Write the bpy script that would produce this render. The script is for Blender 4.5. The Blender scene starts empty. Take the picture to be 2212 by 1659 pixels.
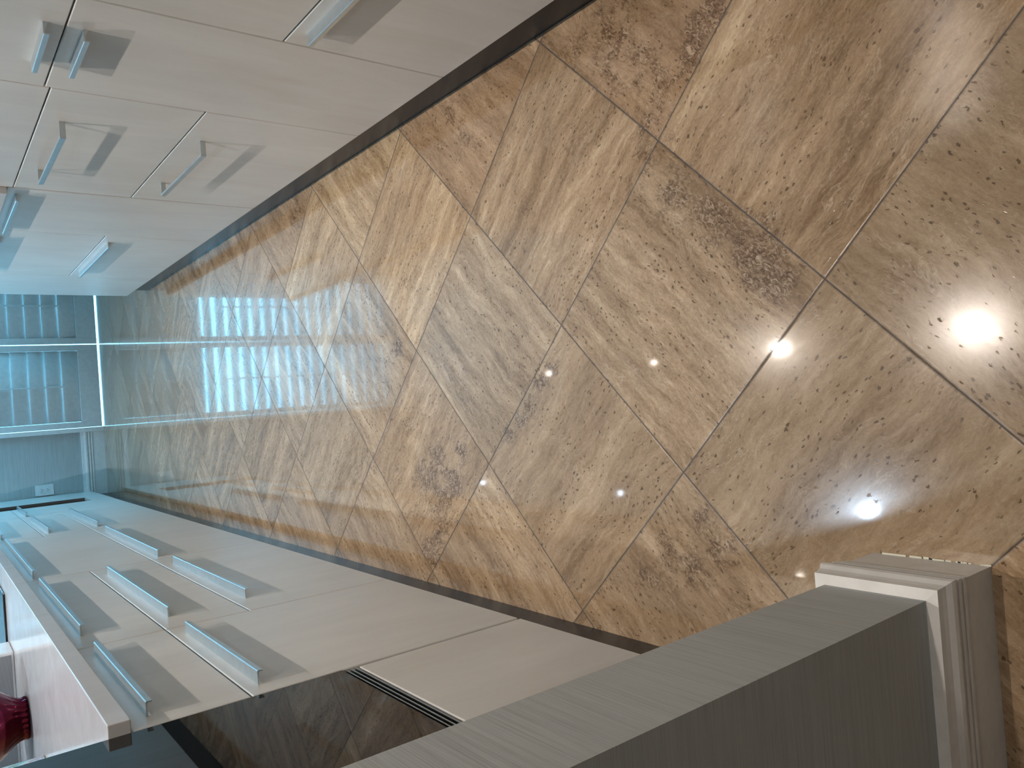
import bpy, bmesh, math, random
from mathutils import Matrix, Vector
random.seed(7)
S = bpy.context.scene
COL = S.collection

# ------------------------------------------------------------------ camera
F_PX = 1681.46
cam_d = bpy.data.cameras.new('camera')
cam = bpy.data.objects.new('camera', cam_d); COL.objects.link(cam)
cam_d.sensor_fit = 'HORIZONTAL'; cam_d.sensor_width = 36.0
cam_d.lens = F_PX / 2212 * 36.0
cam_d.clip_start = 0.02
R = Matrix(((-0.07522911, 0.99706246, -0.01438862),
            (-0.60523386, -0.05712351, -0.79399552),
            (-0.79248505, -0.05102309, 0.60775331)))
cam.matrix_world = Matrix.Translation((0, 0, 1.16866)) @ R.to_4x4()
S.camera = cam

# ------------------------------------------------------------------ world / colour
S.view_settings.view_transform = 'Standard'
S.view_settings.look = 'None'
S.view_settings.gamma = 1.0
S.view_settings.use_curve_mapping = False
S.view_settings.exposure = 0.0
W = bpy.data.worlds.new('sky'); S.world = W; W.use_nodes = True
bgn = W.node_tree.nodes['Background']
bgn.inputs[0].default_value = (0.20, 0.60, 0.92, 1)
bgn.inputs[1].default_value = 10.5

CEIL = 2.80
XL, XR = -0.502, 0.780           # cabinet faces
YF = 6.90                        # far wall
XWL, XWR, YB = -1.15, 1.42, -1.6

def portal():
    d = bpy.data.lights.new('window_portal', 'AREA'); d.shape = 'RECTANGLE'
    d.size, d.size_y = 1.34, 2.74
    d.cycles.is_portal = True
    o = bpy.data.objects.new('window_portal', d); COL.objects.link(o)
    o.location = (0.625, YF + 0.16, 1.37); o.rotation_euler = (math.radians(-90), 0, 0)
portal()
LW = (4.15, 5.85, 1.22, 2.22)       # left wall opening, unseen window added to explain blue daylight (y0, y1, z0, z1)
RW = (5.32, 6.78, .75, 2.45)        # right wall opening beyond the cabinets, unseen window added for the blue cast
def side_portal(x, w, sgn):
    d = bpy.data.lights.new('unseen_side_portal', 'AREA'); d.shape = 'RECTANGLE'
    d.size, d.size_y = w[1] - w[0], w[3] - w[2]
    d.cycles.is_portal = True
    o = bpy.data.objects.new('unseen_side_portal', d); COL.objects.link(o)
    o.location = (x, (w[0] + w[1]) / 2, (w[2] + w[3]) / 2); o.rotation_euler = (math.radians(90), 0, math.radians(-90 * sgn))
side_portal(XWL - .14, LW, 1)
side_portal(XWR + .14, RW, -1)

# ------------------------------------------------------------------ helpers
def tag(o, label=None, cat=None, group=None, kind=None):
    if label: o['label'] = label
    if cat: o['category'] = cat
    if group: o['group'] = group
    if kind: o['kind'] = kind
    return o
def thing(name, loc, label, cat, group=None):
    o = bpy.data.objects.new(name, None); COL.objects.link(o); o.location = loc
    o.empty_display_size = .05
    return tag(o, label, cat, group)
def link(name, bm, mat, parent=None, smooth=False, auto=None):
    me = bpy.data.meshes.new(name)
    bmesh.ops.recalc_face_normals(bm, faces=bm.faces[:])
    bm.to_mesh(me); bm.free()
    for m in (mat if isinstance(mat, (list, tuple)) else [mat]): me.materials.append(m)
    if smooth:
        for p in me.polygons: p.use_smooth = True
    o = bpy.data.objects.new(name, me); COL.objects.link(o)
    if parent:
        o.parent = parent
        g = Vector((0, 0, 0)); p = parent
        while p: g += p.location; p = p.parent
        o.location = -g                      # meshes are modelled in world metres
    return o
def box(bm, x0, x1, y0, y1, z0, z1, bev=0, mi=0, seg=2):
    x0, x1 = sorted((x0, x1)); y0, y1 = sorted((y0, y1)); z0, z1 = sorted((z0, z1))
    r = bmesh.ops.create_cube(bm, size=1.0)
    vs = r['verts']
    for v in vs:
        v.co = Vector((x0 + (v.co.x + .5) * (x1 - x0), y0 + (v.co.y + .5) * (y1 - y0), z0 + (v.co.z + .5) * (z1 - z0)))
    fs = set(f for v in vs for f in v.link_faces)
    for f in fs: f.material_index = mi
    if bev:
        es = list(set(e for v in vs for e in v.link_edges))
        bmesh.ops.bevel(bm, geom=es, offset=bev, segments=seg, profile=.5, affect='EDGES')
    return bm
def B(*a, **k): return box(bmesh.new(), *a, **k)
def prism_y(bm, prof, y0, y1):
    """profile in (x,z), extruded along y"""
    a = [bm.verts.new((x, y0, z)) for x, z in prof]; b = [bm.verts.new((x, y1, z)) for x, z in prof]
    n = len(prof)
    bm.faces.new(a); bm.faces.new(list(reversed(b)))
    for i in range(n): bm.faces.new((a[i], b[i], b[(i + 1) % n], a[(i + 1) % n]))
    return bm
def lathe(bm, prof, cx, cy, n=48, ripple=None):
    rings = []
    for r, z in prof:
        ring = []
        for i in range(n):
            t = 2 * math.pi * i / n
            rr = r * (1 + (ripple(t, z) if ripple else 0))
            ring.append(bm.verts.new((cx + rr * math.cos(t), cy + rr * math.sin(t), z)))
        rings.append(ring)
    for a, b in zip(rings, rings[1:]):
        for i in range(n): bm.faces.new((a[i], a[(i + 1) % n], b[(i + 1) % n], b[i]))
    bm.faces.new(rings[0]); bm.faces.new(rings[-1])
    return bm

# ------------------------------------------------------------------ materials
def mat(name):
    m = bpy.data.materials.new(name); m.use_nodes = True
    nt = m.node_tree; p = nt.nodes['Principled BSDF']
    return m, nt, p
def N(nt, t, **k):
    n = nt.nodes.new(t)
    for a, v in k.items(): setattr(n, a, v)
    return n
def ramp(nt, src, stops, interp='LINEAR'):
    r = N(nt, 'ShaderNodeValToRGB'); r.color_ramp.interpolation = interp
    e = r.color_ramp.elements
    while len(e) < len(stops): e.new(.5)
    for q, (pos, c) in zip(e, stops):
        q.position = pos; q.color = (*c, 1) if len(c) == 3 else c
    nt.links.new(src, r.inputs[0]); return r.outputs[0]
def noise(nt, vec, scale, detail=4, rough=.55, dist=0, dim='3D'):
    n = N(nt, 'ShaderNodeTexNoise', noise_dimensions=dim)
    n.inputs['Scale'].default_value = scale; n.inputs['Detail'].default_value = detail
    n.inputs['Roughness'].default_value = rough; n.inputs['Distortion'].default_value = dist
    if vec is not None: nt.links.new(vec, n.inputs['Vector'])
    return n.outputs['Fac']
def mapping(nt, vec, scale=(1, 1, 1), loc=(0, 0, 0)):
    n = N(nt, 'ShaderNodeMapping'); n.inputs['Scale'].default_value = scale; n.inputs['Location'].default_value = loc
    nt.links.new(vec, n.inputs[0]); return n.outputs[0]
def mixc(nt, fac, a, b, mode='MIX'):
    n = N(nt, 'ShaderNodeMix', data_type='RGBA', blend_type=mode)
    if isinstance(fac, (int, float)): n.inputs[0].default_value = fac
    else: nt.links.new(fac, n.inputs[0])
    for i, q in ((6, a), (7, b)):
        if isinstance(q, tuple): n.inputs[i].default_value = (*q, 1)
        else: nt.links.new(q, n.inputs[i])
    return n.outputs[2]
def math_(nt, op, a, b=None, c=None):
    n = N(nt, 'ShaderNodeMath', operation=op)
    for i, q in enumerate((a, b, c)):
        if q is None: continue
        if isinstance(q, (int, float)): n.inputs[i].default_value = q
        else: nt.links.new(q, n.inputs[i])
    return n.outputs[0]
def bump(nt, p, h, strength=.2, dist=.001):
    b = N(nt, 'ShaderNodeBump'); b.inputs['Strength'].default_value = strength; b.inputs['Distance'].default_value = dist
    nt.links.new(h, b.inputs['Height']); nt.links.new(b.outputs[0], p.inputs['Normal'])
def simple(name, col, rough=.5, metal=0, **k):
    m, nt, p = mat(name)
    p.inputs['Base Color'].default_value = (*col, 1); p.inputs['Roughness'].default_value = rough
    p.inputs['Metallic'].default_value = metal
    for a, v in k.items(): p.inputs[a.replace('_', ' ')].default_value = v
    # tiny procedural variation so that no surface is perfectly flat in tone
    tc = N(nt, 'ShaderNodeTexCoord')
    f = noise(nt, tc.outputs['Object'], 35, 3)
    c = tuple(min(1, x * 1.05) for x in col); d = tuple(x * .94 for x in col)
    nt.links.new(ramp(nt, f, [(.3, d), (.7, c)]), p.inputs['Base Color'])
    return m

def m_laminate(name, base, rough=.32, amt=.10, coat=0.0):
    m, nt, p = mat(name); tc = N(nt, 'ShaderNodeTexCoord').outputs['Object']
    v = mapping(nt, tc, (6, 6, 1.4))
    a = noise(nt, v, 1.6, 6, .62, .8)
    b = noise(nt, mapping(nt, tc, (3, 1, 1)), 3.0, 4, .5)
    f = math_(nt, 'ADD', math_(nt, 'MULTIPLY', a, .65), math_(nt, 'MULTIPLY', b, .35))
    lo = tuple(x * (1 - amt) for x in base); hi = tuple(min(1, x * (1 + amt)) for x in base)
    warm = (lo[0] * 1.01, lo[1] * .985, lo[2] * .96)
    nt.links.new(ramp(nt, f, [(.32, warm), (.5, base), (.68, hi)]), p.inputs['Base Color'])
    g = noise(nt, tc, 900, 2)
    p.inputs['Roughness'].default_value = rough
    r = ramp(nt, a, [(.3, (rough * .85,) * 3), (.7, (rough * 1.15,) * 3)])
    nt.links.new(r, p.inputs['Roughness'])
    bump(nt, p, g, .05, .0003)
    return m
M_LAM = m_laminate('greige_laminate', (0.62, 0.62, 0.605), .34)
M_TOP = m_laminate('stone_worktop', (0.60, 0.60, 0.61), .16, .05)
M_CARC = simple('carcass_grey', (0.05, 0.048, 0.05), .6)
M_NICHE = simple('brown_board', (0.16, 0.12, 0.10), .6)
M_PLINTH = simple('dark_plinth', (0.024, 0.023, 0.025), .25)
M_ALU = simple('satin_aluminium', (0.60, 0.66, 0.69), .33, .88)
M_WHITE = simple('white_paint', (0.78, 0.78, 0.77), .35)
M_CEIL = simple('ceiling_paint', (0.80, 0.79, 0.77), .8)
M_BLACK = simple('black_glass', (0.004, 0.005, 0.006), .015, 0, Specular_IOR_Level=.45)
M_DARK = simple('dark_trim', (0.02, 0.02, 0.022), .3)
M_VENT = simple('vent_metal', (0.42, 0.44, 0.45), .28, 1.0)
M_PLASTIC = simple('outlet_plastic', (0.82, 0.82, 0.82), .3)

def m_grasscloth(name, base, axis):
    """fine horizontal threads; axis = horizontal axis of the wall (0 = x, 1 = y)"""
    m, nt, p = mat(name); tc = N(nt, 'ShaderNodeTexCoord').outputs['Object']
    sc = [6, 6, 900]
    a = noise(nt, mapping(nt, tc, sc), 1.0, 5, .65)
    c = noise(nt, mapping(nt, tc, (5, 5, 160)), 1.0, 3, .6)
    b = noise(nt, tc, 4, 3)
    f = math_(nt, 'ADD', math_(nt, 'ADD', math_(nt, 'MULTIPLY', a, .70), math_(nt, 'MULTIPLY', c, .18)), math_(nt, 'MULTIPLY', b, .12))
    lo = tuple(x * .74 for x in base); hi = tuple(min(1, x * 1.20) for x in base)
    nt.links.new(ramp(nt, f, [(.36, lo), (.5, base), (.66, hi)]), p.inputs['Base Color'])
    p.inputs['Roughness'].default_value = .65
    bump(nt, p, a, .25, .0006)
    return m
M_PAPER = m_grasscloth('grasscloth_wallpaper', (0.46, 0.49, 0.49), 0)

def m_floor():
    m, nt, p = mat('travertine')
    uv = N(nt, 'ShaderNodeUVMap', uv_map='UVMap').outputs[0]
    atn = N(nt, 'ShaderNodeAttribute', attribute_name='tile'); at, ctr = atn.outputs['Color'], atn.outputs['Alpha']   # r seed, g lightness, b warmth
    pa = N(nt, 'ShaderNodeAttribute', attribute_name='patch').outputs['Fac']
    sep = N(nt, 'ShaderNodeSeparateColor'); nt.links.new(at, sep.inputs[0])
    seed, light, warm = sep.outputs
    su = N(nt, 'ShaderNodeSeparateXYZ'); nt.links.new(uv, su.inputs[0])
    u, v = su.outputs[0], su.outputs[1]
    # vein space in metres: u across the veins, v along them
    def comb(a, b, c):
        n = N(nt, 'ShaderNodeCombineXYZ')
        for i, q in enumerate((a, b, c)):
            if isinstance(q, (int, float)): n.inputs[i].default_value = q
            else: nt.links.new(q, n.inputs[i])
        return n.outputs[0]
    um = math_(nt, 'MULTIPLY', u, .4572); vm = math_(nt, 'MULTIPLY', v, .4572)
    sd = math_(nt, 'MULTIPLY', seed, 57.0)
    P0 = comb(um, vm, sd)
    # wavy bedding
    w1 = noise(nt, P0, 5.0, 3, .5); w2 = noise(nt, P0, 22, 3, .6)
    uw = math_(nt, 'ADD', um, math_(nt, 'ADD', math_(nt, 'MULTIPLY', math_(nt, 'SUBTRACT', w1, .5), .06), math_(nt, 'MULTIPLY', math_(nt, 'SUBTRACT', w2, .5), .014)))
    Pb = comb(uw, math_(nt, 'MULTIPLY', vm, .095), sd)
    Pf = comb(uw, math_(nt, 'MULTIPLY', vm, .22), sd)
    bands = noise(nt, Pb, 15, 7, .62)
    fine = noise(nt, Pf, 85, 8, .72)
    grain = noise(nt, comb(uw, math_(nt, 'MULTIPLY', vm, .5), sd), 260, 4, .75)
    f = math_(nt, 'ADD', math_(nt, 'ADD', math_(nt, 'MULTIPLY', bands, .46), math_(nt, 'MULTIPLY', fine, .34)), math_(nt, 'MULTIPLY', grain, .20))
    f = math_(nt, 'ADD', .495, math_(nt, 'MULTIPLY', math_(nt, 'SUBTRACT', f, .495), ctr))
    col = ramp(nt, f, [(.36, (.130, .080, .042)), (.44, (.240, .162, .094)), (.495, (.340, .243, .150)), (.55, (.445, .334, .217)), (.62, (.61, .49, .345))])
    # cream streaks
    st = ramp(nt, noise(nt, comb(uw, math_(nt, 'MULTIPLY', vm, .10), math_(nt, 'ADD', sd, 9.)), 30, 5, .6, .3), [(.60, (0, 0, 0)), (.70, (1, 1, 1))])
    col = mixc(nt, math_(nt, 'MULTIPLY', math_(nt, 'MULTIPLY', st, ctr), .42), col, (.56, .46, .34))
    # cloudy large-scale change
    cl = noise(nt, P0, 3.2, 3, .5)
    col = mixc(nt, math_(nt, 'MULTIPLY', ctr, ramp(nt, cl, [(.45, (0, 0, 0)), (.75, (.40, .40, .40))])), col, (.225, .155, .098), 'MIX')
    # breccia patches: crackled, dark brown between pale chips
    pe = math_(nt, 'ADD', pa, math_(nt, 'MULTIPLY', math_(nt, 'SUBTRACT', noise(nt, P0, 30, 5, .7), .5), 1.5))
    pm = ramp(nt, pe, [(.40, (0, 0, 0)), (.70, (1, 1, 1))])
    cr = noise(nt, comb(um, math_(nt, 'MULTIPLY', vm, .55), sd), 110, 4, .75, 1.6)
    crc = ramp(nt, cr, [(.36, (.055, .030, .015)), (.46, (.125, .078, .045)), (.54, (.25, .175, .115)), (.66, (.50, .41, .31))])
    col = mixc(nt, math_(nt, 'MULTIPLY', pm, .85), col, crc)
    # thin wavy cream and dark threads following the bedding
    for k, (sc, cc, wd, am) in enumerate(((17, (.66, .56, .43), .012, .34), (24, (.13, .082, .048), .010, .34), (36, (.60, .50, .38), .012, .26))):
        nn = noise(nt, comb(uw, math_(nt, 'MULTIPLY', vm, .30), math_(nt, 'ADD', sd, 20. + k * 7)), sc, 5, .68, .5)
        rd = ramp(nt, math_(nt, 'ABSOLUTE', math_(nt, 'SUBTRACT', nn, .53)), [(0, (1, 1, 1)), (wd, (0, 0, 0))])
        gate = ramp(nt, noise(nt, P0, 6 + 2 * k, 2, .5), [(.45, (0, 0, 0)), (.60, (am, am, am))])
        col = mixc(nt, math_(nt, 'MULTIPLY', rd, gate), col, cc)
    # a little crackle everywhere
    g2 = ramp(nt, noise(nt, P0, 9, 3, .6), [(.47, (0, 0, 0)), (.66, (.30, .30, .30))])
    col = mixc(nt, g2, col, mixc(nt, .60, col, crc))
    # pits: elongated along the veins, clustered
    vo = N(nt, 'ShaderNodeTexVoronoi', feature='F1'); vo.inputs['Scale'].default_value = 125
    nt.links.new(comb(math_(nt, 'ADD', uw, math_(nt, 'MULTIPLY', grain, .012)), math_(nt, 'MULTIPLY', vm, .42), sd), vo.inputs['Vector'])
    pit = math_(nt, 'LESS_THAN', math_(nt, 'ADD', vo.outputs['Distance'], math_(nt, 'MULTIPLY', fine, .45)), .42)
    clus = ramp(nt, noise(nt, Pb, 26, 4, .6), [(.45, (0, 0, 0)), (.51, (1, 1, 1))])
    pitm = math_(nt, 'MULTIPLY', pit, clus)
    col = mixc(nt, math_(nt, 'MULTIPLY', pitm, .80), col, (.085, .055, .032))
    # tile tone
    tone = ramp(nt, light, [(0, (.40, .40, .41)), (.5, (.5, .5, .5)), (1, (.66, .65, .62))])
    col = mixc(nt, 1.0, col, mixc(nt, 1.0, tone, (2, 2, 2), 'MULTIPLY'), 'MULTIPLY')
    col = mixc(nt, warm, col, mixc(nt, 1.0, col, (1.05, .96, .91), 'MULTIPLY'))
    # grout
    ed = math_(nt, 'MINIMUM', math_(nt, 'MINIMUM', u, math_(nt, 'SUBTRACT', 1.0, u)), math_(nt, 'MINIMUM', v, math_(nt, 'SUBTRACT', 1.0, v)))
    edn = math_(nt, 'ADD', ed, math_(nt, 'MULTIPLY', math_(nt, 'SUBTRACT', noise(nt, P0, 60, 4, .7), .5), .0022))
    gr = ramp(nt, edn, [(.0031, (1, 1, 1)), (.0043, (0, 0, 0))])
    col = mixc(nt, gr, col, ramp(nt, noise(nt, P0, 40, 2), [(.35, (.030, .026, .025)), (.65, (.085, .076, .074))]))
    nt.links.new(col, p.inputs['Base Color'])
    rg = ramp(nt, fine, [(.3, (.15, .15, .15)), (.7, (.22, .22, .22))])
    nt.links.new(mixc(nt, gr, rg, (.7, .7, .7)), p.inputs['Roughness'])
    p.inputs['Coat Weight'].default_value = 1.0
    cw = ramp(nt, math_(nt, 'MAXIMUM', gr, math_(nt, 'MULTIPLY', pitm, .7)), [(0, (1, 1, 1)), (1, (.1, .1, .1))])
    nt.links.new(cw, p.inputs['Coat Weight'])
    p.inputs['Coat Roughness'].default_value = .045
    p.inputs['Specular IOR Level'].default_value = .28
    # slight waviness of the polish
    b = N(nt, 'ShaderNodeBump'); b.inputs['Strength'].default_value = .012; b.inputs['Distance'].default_value = .01
    nt.links.new(noise(nt, P0, 7, 2, .5), b.inputs['Height'])
    nt.links.new(b.outputs[0], p.inputs['Coat Normal'])
    b2 = N(nt, 'ShaderNodeBump'); b2.inputs['Strength'].default_value = .5; b2.inputs['Distance'].default_value = .0015
    nt.links.new(math_(nt, 'SUBTRACT', 1.0, math_(nt, 'MAXIMUM', gr, pitm)), b2.inputs['Height'])
    nt.links.new(b2.outputs[0], p.inputs['Normal'])
    return m
M_FLOOR = m_floor()

# ------------------------------------------------------------------ floor of diagonal travertine tiles
TS = .4572; OX, OY, TH = 0.1500, 1.3265, math.radians(.118)
EI = Vector((-math.sin(math.pi / 4 + TH), -math.cos(math.pi / 4 + TH)))
EJ = Vector((math.cos(math.pi / 4 + TH), -math.sin(math.pi / 4 + TH)))
def tile_xy(i, j): return Vector((OX, OY)) + TS * (i * EI + j * EJ)
TONE = {(-1, -1): (.52, .1), (-1, 0): (.50, .35), (0, 0): (.46, .2), (0, -1): (.42, .2), (-2, -1): (.95, .1), (-3, -1): (.88, .0),
        (-2, 0): (.50, .9), (-1, 1): (.42, .8), (0, 1): (.55, .3), (1, 0): (.42, .0), (1, 1): (.35, .0), (0, -2): (.45, .3),
        (1, -1): (.40, .2), (-1, -2): (.60, .4), (-2, -2): (.58, .3), (-3, -2): (.80, .1), (-1, -3): (.55, .3), (-4, -1): (.55, .6),
        (-2, -3): (.5, .2), (0, -3): (.5, .4), (1, -2): (.42, .3), (-4, -2): (.6, .5)}
CTR = {(1, 1): .58, (1, 0): .55, (0, 1): .85, (0, 0): .9, (-1, 0): 1.0, (-1, -1): .9, (0, -1): .65, (-2, 0): .8, (1, -1): .8}
# (x, y, radius, strength, stretch along dx,dy)
BLOBS = [(.36, .97, .07, .65), (.43, 1.03, .06, .6), (.30, .90, .06, .7), (.22, .80, .07, .75), (.70, 1.10, .10, .6), (.62, 1.02, .08, .6), (.78, 1.02, .07, .6), (.56, .98, .05, .7), (-.22, 1.98, .08, .7), (-.33, 1.90, .07, .7), (-.35, 1.0, .08, .6), (.50, 1.25, .07, .42), (.30, 1.30, .07, .38), (.43, 1.42, .06, .42),
         (.284, .874, .060, .75), (.179, .800, .055, .8), (.163, .756, .045, .8), (.242, .833, .05, .6), (.34, .93, .06, .5),
         (.523, 1.023, .05, .75), (.49, .99, .05, .6), (.738, 1.202, .07, .55), (.621, 1.102, .05, .6), (.644, .885, .035, 1.1),
         (.60, .915, .03, 1.0), (.66, .85, .03, 1.1), (.333, 1.445, .05, .40), (.399, 1.167, .05, .35), (.758, 1.714, .05, .7),
         (.690, 1.656, .06, .6), (.64, 1.60, .04, .5), (.172, 2.081, .035, .9), (.14, 2.12, .04, .6), (-.177, 1.916, .07, .75),
         (-.281, 1.881, .06, .8), (-.136, 1.767, .05, .7), (-.23, 1.83, .06, .8), (.051, 1.375, .030, .85), (.02, 1.42, .03, .85),
         (-.03, 1.47, .03, .8), (-.06, 1.51, .03, .8), (-.099, 1.554, .03, .8), (-.436, 1.978, .05, .9), (-.40, 1.93, .035, .9),
         (-.332, 1.063, .06, .6), (-.308, .926, .05, .7), (-.268, .965, .05, .6), (-.395, 1.119, .05, .7), (-.40, 1.2, .05, .5),
         (.728, 2.781, .08, .7), (.5, 2.3, .07, .35), (-.1, 2.6, .08, .35), (.3, 3.1, .08, .5), (-.3, 3.0, .07, .3)]
def build_floor():
    bm = bmesh.new(); uvl = bm.loops.layers.uv.new('UVMap'); cl = bm.loops.layers.float_color.new('tile')
    X0, X1, Y0, Y1 = -1.75, 1.5, -1.75, 7.0
    for i in range(-14, 8):
        for j in range(-12, 8):
            c = tile_xy(i + .5, j + .5)
            if not (X0 - .35 < c.x < X1 + .35 and Y0 - .35 < c.y < Y1 + .35): continue
            near = -.7 < c.x < 1.1 and .1 < c.y < 3.6
            n = 22 if near else 1
            rnd = random.Random(i * 101 + j * 17 + 5)
            tn, wm = TONE.get((i, j), (rnd.uniform(.35, .7), rnd.uniform(0, .7)))
            sd = rnd.random()
            g = [[bm.verts.new((*tile_xy(i + a / n, j + b / n), 0)) for b in range(n + 1)] for a in range(n + 1)]
            for a in range(n):
                for b in range(n):
                    f = bm.faces.new((g[a][b], g[a][b + 1], g[a + 1][b + 1], g[a + 1][b]))
                    if f.normal.z < 0: pass
                    for lp, (p_, q_) in zip(f.loops, ((a, b), (a, b + 1), (a + 1, b + 1), (a + 1, b))):
                        s, t = p_ / n, q_ / n
                        lp[uvl].uv = (s, t) if (i + j) % 2 else (t, s)     # odd: veins along j, even: along i
                        lp[cl] = (sd, tn, wm, CTR.get((i, j), .85))
    for co, no in (((X0, 0, 0), (-1, 0, 0)), ((X1, 0, 0), (1, 0, 0)), ((0, Y0, 0), (0, -1, 0)), ((0, Y1, 0), (0, 1, 0))):
        bmesh.ops.bisect_plane(bm, geom=bm.verts[:] + bm.edges[:] + bm.faces[:], plane_co=co, plane_no=no, clear_outer=True)
    pl = bm.verts.layers.float.new('patch')
    for v in bm.verts:
        s = 0
        for x, y, r, k in BLOBS:
            d2 = (v.co.x - x) ** 2 + (v.co.y - y) ** 2
            if d2 < r * r * 9: s = max(s, k * math.exp(-d2 / (r * r) * .7))
        v[pl] = s
    bmesh.ops.recalc_face_normals(bm, faces=bm.faces[:])
    me = bpy.data.meshes.new('floor'); bm.to_mesh(me); bm.free(); me.materials.append(M_FLOOR)
    if me.polygons[0].normal.z < 0: me.flip_normals()
    o = bpy.data.objects.new('floor', me); COL.objects.link(o); tag(o, kind='structure')
    bs = B(X0, X1, Y0, Y1, -.08, -.002)
    tag(link('floor_slab', bs, M_CARC, o))
build_floor()

# ------------------------------------------------------------------ room shell
def struct(name, bm, m, **k): return tag(link(name, bm, m, **k), kind='structure')
struct('ceiling', B(-1.75, 1.57, -1.75, YF + .12, CEIL, CEIL + .1), M_CEIL)
bm = bmesh.new()
box(bm, XWL - .12, XWL, .622, LW[0], 0, CEIL); box(bm, XWL - .12, XWL, LW[1], YF + .12, 0, CEIL)
box(bm, XWL - .12, XWL, LW[0], LW[1], 0, LW[2]); box(bm, XWL - .12, XWL, LW[0], LW[1], LW[3], CEIL)
struct('wall_left', bm, M_PAPER)
struct('wall_left_entry', B(-1.75, -1.63, YB, .622, 0, CEIL), M_PAPER)
bm = bmesh.new()
box(bm, XWR, XWR + .12, YB, RW[0], 0, CEIL); box(bm, XWR, XWR + .12, RW[1], YF + .12, 0, CEIL)
box(bm, XWR, XWR + .12, RW[0], RW[1], 0, RW[2]); box(bm, XWR, XWR + .12, RW[0], RW[1], RW[3], CEIL)
struct('wall_right', bm, M_PAPER)
struct('wall_back', B(-1.63, XWR, YB - .12, YB, 0, CEIL), M_PAPER)
struct('wall_near', B(-1.63, -.300, .483, .622, 0, CEIL), M_PAPER)
# far wall around the tall window
WX0, WX1, WZ1 = -.035, 1.285, 2.735
bm = bmesh.new()
box(bm, XWL - .12, WX0, YF, YF + .12, 0, CEIL); box(bm, WX1, XWR + .12, YF, YF + .12, 0, CEIL); box(bm, WX0, WX1, YF, YF + .12, WZ1, CEIL)
struct('wall_far', bm, M_PAPER)

def sweep(path, prof, closed=False):
    """path: xy points, outward side = right of travel; prof: (out, z)"""
    bm = bmesh.new(); rows = []
    n = len(path)
    for k, pnt in enumerate(path):
        p = Vector(pnt)
        dirs = []
        if k > 0: dirs.append((p - Vector(path[k - 1])).normalized())
        if k < n - 1: dirs.append((Vector(path[k + 1]) - p).normalized())
        nr = [Vector((d.y, -d.x)) for d in dirs]
        if len(nr) == 2: mv = (nr[0] + nr[1]) / (1 + nr[0].dot(nr[1]))
        else: mv = nr[0]
        rows.append([bm.verts.new((p.x + mv.x * o, p.y + mv.y * o, z)) for o, z in prof])
    for a, b in zip(rows, rows[1:]):
        for i in range(len(prof)):
            j = (i + 1) % len(prof)
            bm.faces.new((a[i], b[i], b[j], a[j]))
    bm.faces.new(rows[0]); bm.faces.new(rows[-1])
    return bm
BP = [(0, 0), (.0135, 0), (.0135, .083), (.0165, .085), (.0170, .089), (.0165, .093), (.0125, .096), (.0125, .100), (.0185, .103), (.0195, .108),
      (.0185, .113), (.0145, .117), (.0145, .121), (.0215, .124), (.0225, .130), (.0215, .137), (.0175, .146), (.0160, .154), (.0150, .164), (0, .165)]
struct('baseboard_near', sweep([(-1.63, .483), (-.300, .483), (-.300, .622), (-1.10, .622)], BP), M_WHITE)
bb = bpy.data.objects['baseboard_near']
bm = bmesh.new(); rc = random.Random(3)
for ya, yb in ((.585, .622), (.562, .580), (.552, .560), (.530, .547), (.468, .474)):
    box(bm, -.2870, -.2835 + rc.uniform(-.001, .001), ya, yb, 0.0, rc.uniform(.0015, .003), .0006)
for k in range(14):
    a = rc.uniform(.47, .55); box(bm, -.2868, -.2852 + rc.uniform(0, .0006), a, a + rc.uniform(.003, .010), 0, .0012)
link('chipped_caulk', bm, simple('caulk', (.72, .70, .58), .7), bb)['label'] = 'cream chipped caulk at the floor'
struct('baseboard_far', sweep([(-.033, YF), (-.60, YF)][::-1], BP), M_WHITE)

# ------------------------------------------------------------------ window, frame, glass, shutters
def m_glass():
    m, nt, p = mat('window_glass')
    nt.nodes.remove(p)
    t = N(nt, 'ShaderNodeBsdfTransparent'); t.inputs[0].default_value = (.93, .97, .96, 1)
    g = N(nt, 'ShaderNodeBsdfGlossy'); g.inputs['Roughness'].default_value = .01
    fr = N(nt, 'ShaderNodeFresnel'); fr.inputs[0].default_value = 1.45
    mx = N(nt, 'ShaderNodeMixShader')
    nt.links.new(fr.outputs[0], mx.inputs[0]); nt.links.new(t.outputs[0], mx.inputs[1]); nt.links.new(g.outputs[0], mx.inputs[2])
    nt.links.new(mx.outputs[0], nt.nodes['Material Output'].inputs[0])
    return m
win = tag(bpy.data.objects.new('window_1', None), kind='structure'); COL.objects.link(win); win.location = (.625, YF, 0)
bm = bmesh.new()
box(bm, WX0, WX0 + .034, YF - .03, YF + .11, 0, WZ1, .002); box(bm, WX1 - .034, WX1, YF - .03, YF + .11, 0, WZ1, .002)
box(bm, WX0 + .034, WX1 - .034, YF - .03, YF + .11, WZ1 - .012, WZ1, .002)
link('window_frame', bm, M_WHITE, win)
bm = bmesh.new(); box(bm, WX0 + .034, WX1 - .034, YF + .085, YF + .091, .0, WZ1 - .012)
link('pane', bm, m_glass(), win)
M_SHUT = simple('shutter_paint', (0.74, 0.75, 0.75), .38)
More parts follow.
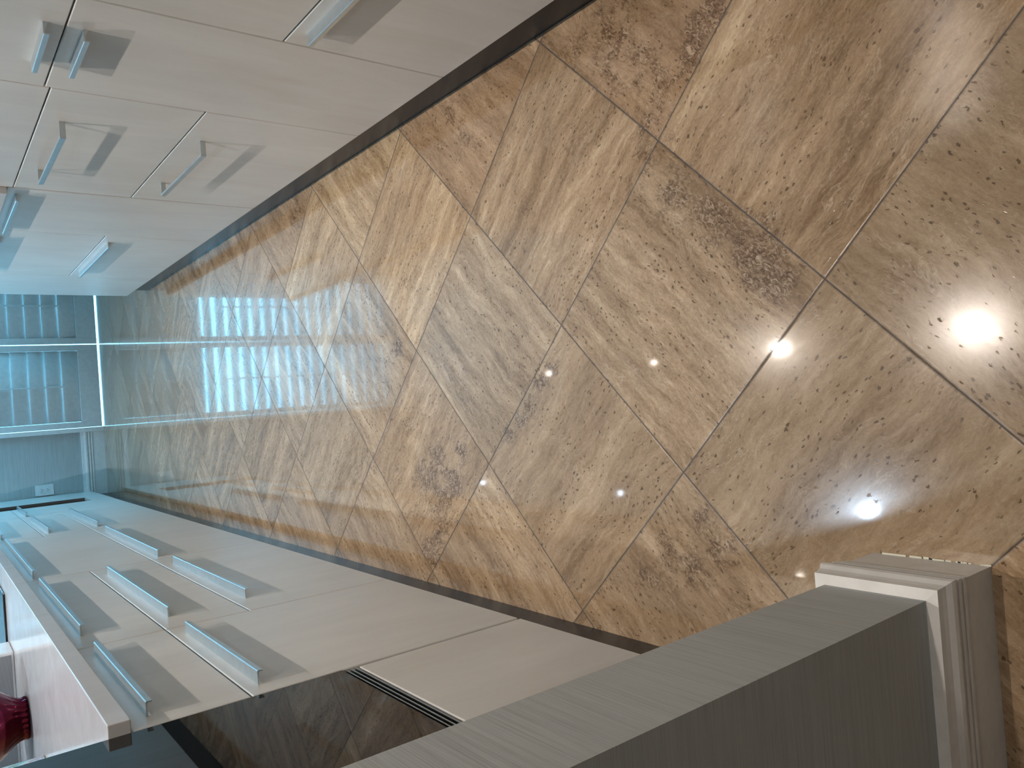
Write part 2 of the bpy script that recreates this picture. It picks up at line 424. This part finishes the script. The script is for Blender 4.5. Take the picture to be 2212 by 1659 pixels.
def shutter(x0, x1, label):
    t = thing('plantation_shutter', ((x0 + x1) / 2, YF - .005, 0), label, 'shutter')
    y0, y1 = YF - .018, YF + .012
    bm = bmesh.new(); st = .046
    box(bm, x0, x0 + st, y0, y1, .010, 2.715, .002); box(bm, x1 - st, x1, y0, y1, .010, 2.715, .002)
    for a, b in ((.010, .150), (.705, .800), (2.625, 2.715)): box(bm, x0 + st, x1 - st, y0, y1, a, b, .002)
    for v in bm.verts:                       # the meeting stiles touch at the top and part towards the floor
        if abs(v.co.x - .650) < .003: v.co.x += .0036 * v.co.z / 2.715
        if abs(v.co.x - .658) < .003: v.co.x -= .0036 * v.co.z / 2.715
    link('shutter_frame', bm, M_SHUT, t)
    def louvers(za, zb, n, tilt, chord):
        bm = bmesh.new(); p = (zb - za) / n
        for k in range(n):
            zc = za + p * (k + .5); pts = []
            for q in range(12):
                a = 2 * math.pi * q / 12
                cx, cz = math.cos(a) * chord / 2, math.sin(a) * .0050
                # local y axis towards outside; tilt lifts the room-side edge
                yy = cx * math.cos(tilt) - cz * math.sin(tilt); zz = -cx * math.sin(tilt) - cz * math.cos(tilt)
                pts.append((yy, zz))
            a = [bm.verts.new((x0 + st + .001, YF - .003 + yy, zc + zz)) for yy, zz in pts]
            b = [bm.verts.new((x1 - st - .001, YF - .003 + yy, zc + zz)) for yy, zz in pts]
            bm.faces.new(a); bm.faces.new(list(reversed(b)))
            for i in range(12): bm.faces.new((a[i], b[i], b[(i + 1) % 12], a[(i + 1) % 12]))
        return link('louvers', bm, M_SHUT, t, smooth=True)
    louvers(.152, .703, 5, math.radians(82.5), .119)
    louvers(.802, 2.623, 17, math.radians(25), .112)
    xm = (x0 + x1) / 2
    for a, b in ((.255, .690), (.93, 2.60)):
        link('tilt_rod', B(xm - .006, xm + .006, YF - .078 if a > .8 else YF - .034, YF - .066 if a > .8 else YF - .022, a, b, .002), M_SHUT, t)
    return t
shutter(.0012, .650, 'white louvred shutter panel in the far window, beside the wallpapered wall')
shutter(.658, 1.246, 'white louvred shutter panel in the far window, partly behind the right cabinets')

def unseen_side_window(name, x, w, sgn):  # unseen side windows, added to account for bluish light at the far end
    """sgn -1: in the left wall, +1: in the right wall"""
    o = tag(bpy.data.objects.new(name, None), kind='structure'); COL.objects.link(o); o.location = (x, (w[0] + w[1]) / 2, w[2])
    bm = bmesh.new(); ym = (w[0] + w[1]) / 2
    xa, xb = x + sgn * .03, x + sgn * .10
    box(bm, xa, xb, w[0], w[0] + .05, w[2], w[3], .003); box(bm, xa, xb, w[1] - .05, w[1], w[2], w[3], .003)
    box(bm, xa, xb, ym - .025, ym + .025, w[2] + .05, w[3] - .05, .003)
    for a in (w[2], w[3] - .05): box(bm, xa, xb, w[0] + .05, w[1] - .05, a, a + .05, .003)
    link('window_frame', bm, M_WHITE, o)
    link('pane', B(x + sgn * .064, x + sgn * .070, w[0] + .05, w[1] - .05, w[2] + .05, w[3] - .05), bpy.data.materials['window_glass'], o)
unseen_side_window('unseen_window_2', XWL, LW, -1)
unseen_side_window('unseen_window_3', XWR, RW, 1)

# outlet
def outlet():
    t = thing('wall_outlet', (-.452, YF - .003, .43), 'white double wall outlet low on the far wallpapered wall', 'outlet')
    link('cover_plate', B(-.493, -.412, YF - .006, YF - .0005, .368, .491, .002), M_PLASTIC, t)
    link('receptacle', B(-.470, -.435, YF - .0085, YF - .0055, .395, .464, .001), M_PLASTIC, t)
    bm = bmesh.new()
    for zc in (.412, .447):
        box(bm, -.461, -.4585, YF - .0095, YF - .008, zc - .004, zc + .004); box(bm, -.447, -.4445, YF - .0095, YF - .008, zc - .004, zc + .005)
        box(bm, -.4550, -.4505, YF - .0095, YF - .008, zc - .012, zc - .0075)
    link('socket_slots', bm, M_DARK, t)
outlet()

# ------------------------------------------------------------------ cabinets
def l_handle(y0, y1, z, side, parent, name='handle'):
    """side -1: on the left run (sticks out to +x), +1: on the right run"""
    X = XL if side < 0 else XR; s = 1 if side < 0 else -1
    pr = .026 if side < 0 else .0245
    prof = [(X - s * .0, z), (X + s * (pr - .0015), z), (X + s * pr, z - .0015), (X + s * pr, z - .0105), (X + s * (pr - .0022), z - .0105),
            (X + s * (pr - .0022), z - .0042), (X + s * (pr - .0040), z - .0030), (X + s * .0012, z - .0030), (X + s * .0, z - .0085)]
    return link(name, prism_y(bmesh.new(), prof, y0, y1), M_ALU, parent)
def u_handle(y0, y1, z0, z1, parent):
    bm = bmesh.new(); xo = XR - .043
    box(bm, xo, xo + .0065, y0, y1, z0, z1, .0008)
    for a in (y0, y1 - .010): box(bm, xo + .0060, XR, a, a + .010, z0, z1, .0008)
    return link('handle', bm, M_ALU, parent)
G = .0015
def fronts(t, side, y0, y1, rows, mat_=None):
    """rows: (kind, z0, z1, handle spec)"""
    X = XL if side < 0 else XR; b = X + side * .019
    for kind, z0, z1, h in rows:
        o = link(kind, B(X, b, y0 + G, y1 - G, z0 + G, z1 - G, .0018, seg=1), mat_ or M_LAM, t)
        if h is None: continue
        if h[0] == 'L': l_handle(h[1], h[2], h[3], side, o)
        else: u_handle(h[1], h[2], h[3], h[4], o)
def cabinet(side, y0, y1, ztop, rows, label, name='base_cabinet', zb=.115, depth=.58, cat='cabinet'):
    X = XL if side < 0 else XR
    t = thing(name, (X + side * .3, (y0 + y1) / 2, zb), label, cat)
    link('carcass', B(X + side * .0205, X + side * depth, y0 + .0005, y1 - .0005, zb, ztop - .001), M_CARC, t)
    fronts(t, side, y0, y1, rows)
    return t
A1, A2 = .719, .515
CT0, CT1 = .9175, .9525
cabinet(-1, 1.4175, 2.034, CT0, [('drawer_front', A1, CT0, ('L', 1.469, 1.968, .884)), ('door', .115, A1, ('L', 1.469, 1.966, .691))],
        'greige base cabinet touching the black oven column, one drawer over a tall door')
cabinet(-1, 2.034, 3.090, CT0, [('drawer_front', A1, CT0, ('L', 2.160, 2.975, .883)), ('drawer_front', A2, A1, ('L', 2.158, 2.970, .684)), ('drawer_front', .115, A2, ('L', 2.178, 2.945, .478))],
        'wide greige three-drawer cabinet, second unit from the black oven column')
cabinet(-1, 3.090, 4.304, CT0, [('drawer_front', A2, CT0, ('L', 3.140, 4.230, .884)), ('drawer_front', .115, A2, ('L', 3.140, 4.170, .484))],
        'wide greige cabinet with two tall drawers, third unit from the black oven column')
cabinet(-1, 4.304, 5.388, CT0, [('drawer_front', A1, CT0, ('L', 4.426, 5.30, .884)), ('drawer_front', A2, A1, ('L', 4.426, 5.17, .690)), ('drawer_front', .115, A2, ('L', 4.413, 5.34, .478))],
        'bluish-lit greige three-drawer cabinet, fourth unit from the black oven column')
cabinet(-1, 5.388, 6.026, CT0, [('drawer_front', A1, CT0, ('L', 5.437, 5.98, .884)), ('door', .115, A1, ('L', 5.437, 5.98, .690))],
        'narrow greige cabinet beside the slotted end panel at the far end of the left run')
# end panel with an open slot
t = thing('end_panel', (XL - .3, 6.46, .115), 'greige end panel with a tall brown open slot, against the far wall', 'cabinet panel')
bm = bmesh.new(); x0 = XL - .019
box(bm, XL, x0, 6.028, 6.036, .245, CT0); box(bm, XL, x0, 6.028, 6.885, .115, .245, .0005); box(bm, XL, x0, 6.344, 6.885, .245, CT0, .0005)
link('face_panel', bm, M_LAM, t)
bm = bmesh.new()
box(bm, x0 - .001, XL - .30, 6.028, 6.036, .225, CT0 - .001); box(bm, x0 - .001, XL - .30, 6.344, 6.36, .225, CT0 - .001)
box(bm, XL - .29, XL - .30, 6.036, 6.344, .245, CT0 - .001); box(bm, x0 - .001, XL - .30, 6.036, 6.344, .225, .245)
box(bm, XL - .0005, x0, 6.3405, 6.3435, .246, CT0 - .001)
link('slot_lining', bm, M_NICHE, t)

# oven column
t = thing('oven_column', (XL - .3, 1.12, .115), 'tall black glass built-in oven column at the near end of the left cabinets', 'oven')
Y0, Y1 = .80, 1.4165
link('carcass', B(XL - .0205, XL - .60, Y0, Y1 - .001, .115, 2.25), M_CARC, t)
link('lower_panel', B(XL, XL - .019, Y0 + .0015, Y1 - .0075, .1165, .513, .0009), M_LAM, t)
link('oven_door', B(XL, XL - .019, Y0 + .0015, Y1, .5465, 2.05, .0006), M_BLACK, t)
link('upper_panel', B(XL, XL - .019, Y0 + .0015, Y1 - .0015, 2.053, 2.249, .0009), M_LAM, t)
bm = bmesh.new()
for zc in (.5205, .5300, .5395): box(bm, XL - .001, XL - .016, Y0 + .0015, Y1 - .006, zc - .0014, zc + .0014, .0006)
link('vent_grille', bm, M_VENT, t)
link('vent_backing', B(XL - .016, XL - .0200, Y0 + .0015, Y1 - .004, .514, .546), M_DARK, t)
cabinet(-1, .640, .7985, 2.25, [('door', .115, 2.249, None)], 'narrow filler cabinet between the black oven column and the near wall', name='filler_cabinet')

# right run
cabinet(1, .66, 1.5565, 2.25, [('drawer_front', .115, .516, ('L', .718, 1.502, .486)), ('door', .516, 2.249, None)],
        'tall greige cabinet nearest the camera on the right, one long low drawer handle', name='tall_cabinet')
cabinet(1, 1.5565, 2.0125, 2.25, [('door', .115, .901, ('L', 1.683, 1.878, .8715)), ('door', .901, 2.249, ('L', 1.683, 1.881, .9405))],
        'tall narrow greige cabinet with two short handles either side of its door seam', name='tall_cabinet')
cabinet(1, 2.0125, 2.897, 2.25, [('drawer_front', .115, .544, ('U', 2.230, 2.686, .484, .499)), ('drawer_front', .544, .889, ('U', 2.226, 2.680, .8315, .8460)), ('door', .889, 2.249, None)],
        'tall wide greige cabinet with two U-shaped bar handles', name='tall_cabinet')
cabinet(1, 2.903, 3.524, .905, [('door', .115, .905, ('L', 2.969, 3.486, .877))],
        'greige base cabinet with one full-height door beside the tall right cabinets')
cabinet(1, 3.524, 4.507, .905, [('drawer_front', .515, .905, ('L', 3.641, 4.391, .877)), ('drawer_front', .115, .515, ('L', 3.641, 4.391, .488))],
        'wide greige base cabinet with two tall drawers near the far end of the right run')
cabinet(1, 4.507, 5.165, .905, [('door', .115, .905, None)], 'plain greige cabinet at the far end of the right run, next to the shutters')

def piece(name, bm, m, label, cat, **k): return tag(link(name, bm, m), label, cat, **k)
piece('plinth', B(-.530, -.56, .80, 6.885, 0, .1145), M_PLINTH, 'dark plinth strip under the left cabinets', 'plinth')
piece('plinth', B(.8135, .84, .66, 5.14, 0, .1145), M_PLINTH, 'dark plinth strip under the right cabinets', 'plinth')
piece('countertop', B(-.4805, XWL + .002, 1.4175, 6.895, CT0, CT1, .0018), M_TOP, 'pale stone countertop over the left cabinets holding a red glass vase', 'countertop')
piece('countertop', B(.7585, XWR - .002, 2.902, 5.185, .9055, .940, .0018), M_TOP, 'pale stone countertop over the right base cabinets, mostly out of view', 'countertop')

# ------------------------------------------------------------------ things on the left countertop
CZ = CT1
t = thing('cooktop', (-.82, 3.75, CZ), 'black glass cooktop with a thin bright metal rim, set on the left countertop', 'cooktop')
link('glass', B(-.572, -1.07, 3.345, 4.15, CZ + .0002, CZ + .006, .0015), M_BLACK, t)
bm = bmesh.new()
for a in ((-.566, -.569, 3.356, 4.14), (-.569, -1.06, 3.356, 3.360), (-.569, -1.06, 4.136, 4.14)): box(bm, a[0], a[1], a[2], a[3], CZ + .006, CZ + .0075)
link('rim', bm, M_ALU, t)

def m_mesh():
    m, nt, p = mat('perforated_white')
    tc = N(nt, 'ShaderNodeTexCoord').outputs['Object']
    vo = N(nt, 'ShaderNodeTexVoronoi', feature='F1', voronoi_dimensions='2D'); vo.inputs['Scale'].default_value = 320; vo.inputs['Randomness'].default_value = 0
    sx = N(nt, 'ShaderNodeSeparateXYZ'); nt.links.new(tc, sx.inputs[0]); cx = N(nt, 'ShaderNodeCombineXYZ')
    nt.links.new(sx.outputs[0], cx.inputs[0]); nt.links.new(sx.outputs[2], cx.inputs[1]); nt.links.new(cx.outputs[0], vo.inputs['Vector'])
    nt.links.new(ramp(nt, vo.outputs['Distance'], [(.26, (.02, .022, .025)), (.40, (.42, .43, .44))]), p.inputs['Base Color'])
    p.inputs['Roughness'].default_value = .45
    return m
t = thing('speaker', (-.90, 3.2, CZ), 'white boxy appliance with a perforated front, behind the red vase on the counter', 'speaker')
link('body', B(-.728, -1.12, 3.124, 3.29, CZ, CZ + .24, .006, seg=3), M_PLASTIC, t)
link('grille', B(-.738, -1.11, 3.1215, 3.1245, CZ + .008, CZ + .232, .001), m_mesh(), t)

def m_redglass():
    m, nt, p = mat('red_gold_glass')
    tc = N(nt, 'ShaderNodeTexCoord').outputs['Object']
    sp = N(nt, 'ShaderNodeSeparateXYZ'); nt.links.new(tc, sp.inputs[0])
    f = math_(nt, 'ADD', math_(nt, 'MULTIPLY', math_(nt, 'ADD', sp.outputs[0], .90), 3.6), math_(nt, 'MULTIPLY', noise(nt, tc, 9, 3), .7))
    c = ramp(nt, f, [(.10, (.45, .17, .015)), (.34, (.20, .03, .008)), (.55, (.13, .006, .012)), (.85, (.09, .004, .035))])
    nt.links.new(c, p.inputs['Base Color'])
    p.inputs['Roughness'].default_value = .04; p.inputs['Metallic'].default_value = .85
    return m
vz = CZ + .0005
bm = bmesh.new()
def rip(tt, z):
    k = max(0, 1 - (z - vz) / .055)
    return .085 * k * math.cos(tt * 22 + (z - vz) * 40)
prof = [(.048, 0), (.056, .0012), (.058, .006), (.056, .014), (.060, .026), (.070, .040), (.086, .058), (.104, .080), (.124, .11), (.142, .15), (.150, .20), (.140, .25), (.120, .28)]
lathe(bm, [(r, vz + z) for r, z in prof], -.842, 2.752, 96, rip)
vase = piece('glass_vase', bm, m_redglass(), 'deep red and amber glass vase with a ribbed foot on the left countertop', 'vase')
for p_ in vase.data.polygons: p_.use_smooth = True

def m_multi():
    m, nt, p = mat('painted_pattern')
    tc = N(nt, 'ShaderNodeTexCoord').outputs['Object']
    c = ramp(nt, noise(nt, mapping(nt, tc, (1, 1, .5)), 16, 4, .6, 1.5), [(.30, (.03, .10, .09)), (.42, (.10, .18, .07)), (.50, (.42, .42, .34)), (.56, (.36, .09, .07)), (.70, (.30, .20, .05))])
    nt.links.new(c, p.inputs['Base Color']); p.inputs['Roughness'].default_value = .15
    return m
piece('decorated_box', B(-.832, -.95, 2.262, 2.374, CZ, CZ + .26, .004), m_multi(), 'small multicoloured painted box at the near end of the left countertop', 'box')

# ------------------------------------------------------------------ recessed downlights (their light is the room's light)
def emis(name, col, st):
    m, nt, p = mat(name)
    p.inputs['Base Color'].default_value = (.8, .8, .8, 1)
    p.inputs['Emission Color'].default_value = (*col, 1); p.inputs['Emission Strength'].default_value = st
    return m
WARM, COOL = (1.0, .88, .77), (.66, .82, 1.0)
E_W, E_C = emis('lamp_warm', WARM, 60), emis('lamp_cool', COOL, 45)
def downlight(x, y, cool, label, watts):
    t = thing('recessed_downlight', (x, y, CEIL), label, 'ceiling light', 'cool downlights over the left counter' if cool else 'warm downlights along the aisle')
    bm = bmesh.new(); n = 32; rows = []
    for r, z in ((.019, CEIL - .001), (.040, CEIL - .006), (.052, CEIL - .006), (.055, CEIL - .0005)):
        rows.append([bm.verts.new((x + r * math.cos(2 * math.pi * i / n), y + r * math.sin(2 * math.pi * i / n), z)) for i in range(n)])
    for a, b in zip(rows, rows[1:]):
        for i in range(n): bm.faces.new((a[i], a[(i + 1) % n], b[(i + 1) % n], b[i]))
    link('trim_ring', bm, M_WHITE, t, smooth=True)
    bm = bmesh.new()
    v = [bm.verts.new((x + .019 * math.cos(2 * math.pi * i / n), y + .019 * math.sin(2 * math.pi * i / n), CEIL - .0015)) for i in range(n)]
    bm.faces.new(v)
    link('lens', bm, E_C if cool else E_W, t)
    d = bpy.data.lights.new('downlight_beam', 'SPOT'); d.energy = watts; d.color = COOL if cool else WARM
    d.spot_size = math.radians(82); d.spot_blend = .7; d.shadow_soft_size = .014
    o = bpy.data.objects.new('downlight_beam', d); COL.objects.link(o); o.parent = t; o.location = (0, 0, -.03)
K = (CEIL + 1.16866) / 1.16866
WH = ['nearest the camera', 'second from the camera', 'middle of the five', 'fourth from the camera', 'nearest the window']
WC = ['beside the oven column', 'middle of the three', 'nearest the window']
for k, y in enumerate((.16, .46, .765, 1.057, 1.382)):
    downlight(.0445 * K, y * K, False, 'small round warm white ceiling downlight above the aisle, ' + WH[k], 58 if k == 0 else 84)
for k, y in enumerate((.632, 1.180, 1.681)):
    downlight(-.2237 * K, y * K, True, 'small round cool white ceiling downlight over the left counter edge, ' + WC[k], 80)

def entry_fill():  # added fill light out of view, brightens the near wall and entry floor
    x, y = .95, -.25
    t = thing('added_fill_light', (x, y, CEIL), 'unseen round fill light added behind the camera to brighten the entry', 'ceiling light')
    link('base_plate', lathe(bmesh.new(), [(.19, CEIL - .0005), (.19, CEIL - .02), (.17, CEIL - .025)], x, y, 40), M_WHITE, t)
    d = lathe(bmesh.new(), [(.165, CEIL - .0255), (.160, CEIL - .05), (.12, CEIL - .068), (.05, CEIL - .075)], x, y, 40)
    link('diffuser', d, emis('entry_fill_glow', (1.0, .86, .74), 38), t)
entry_fill()
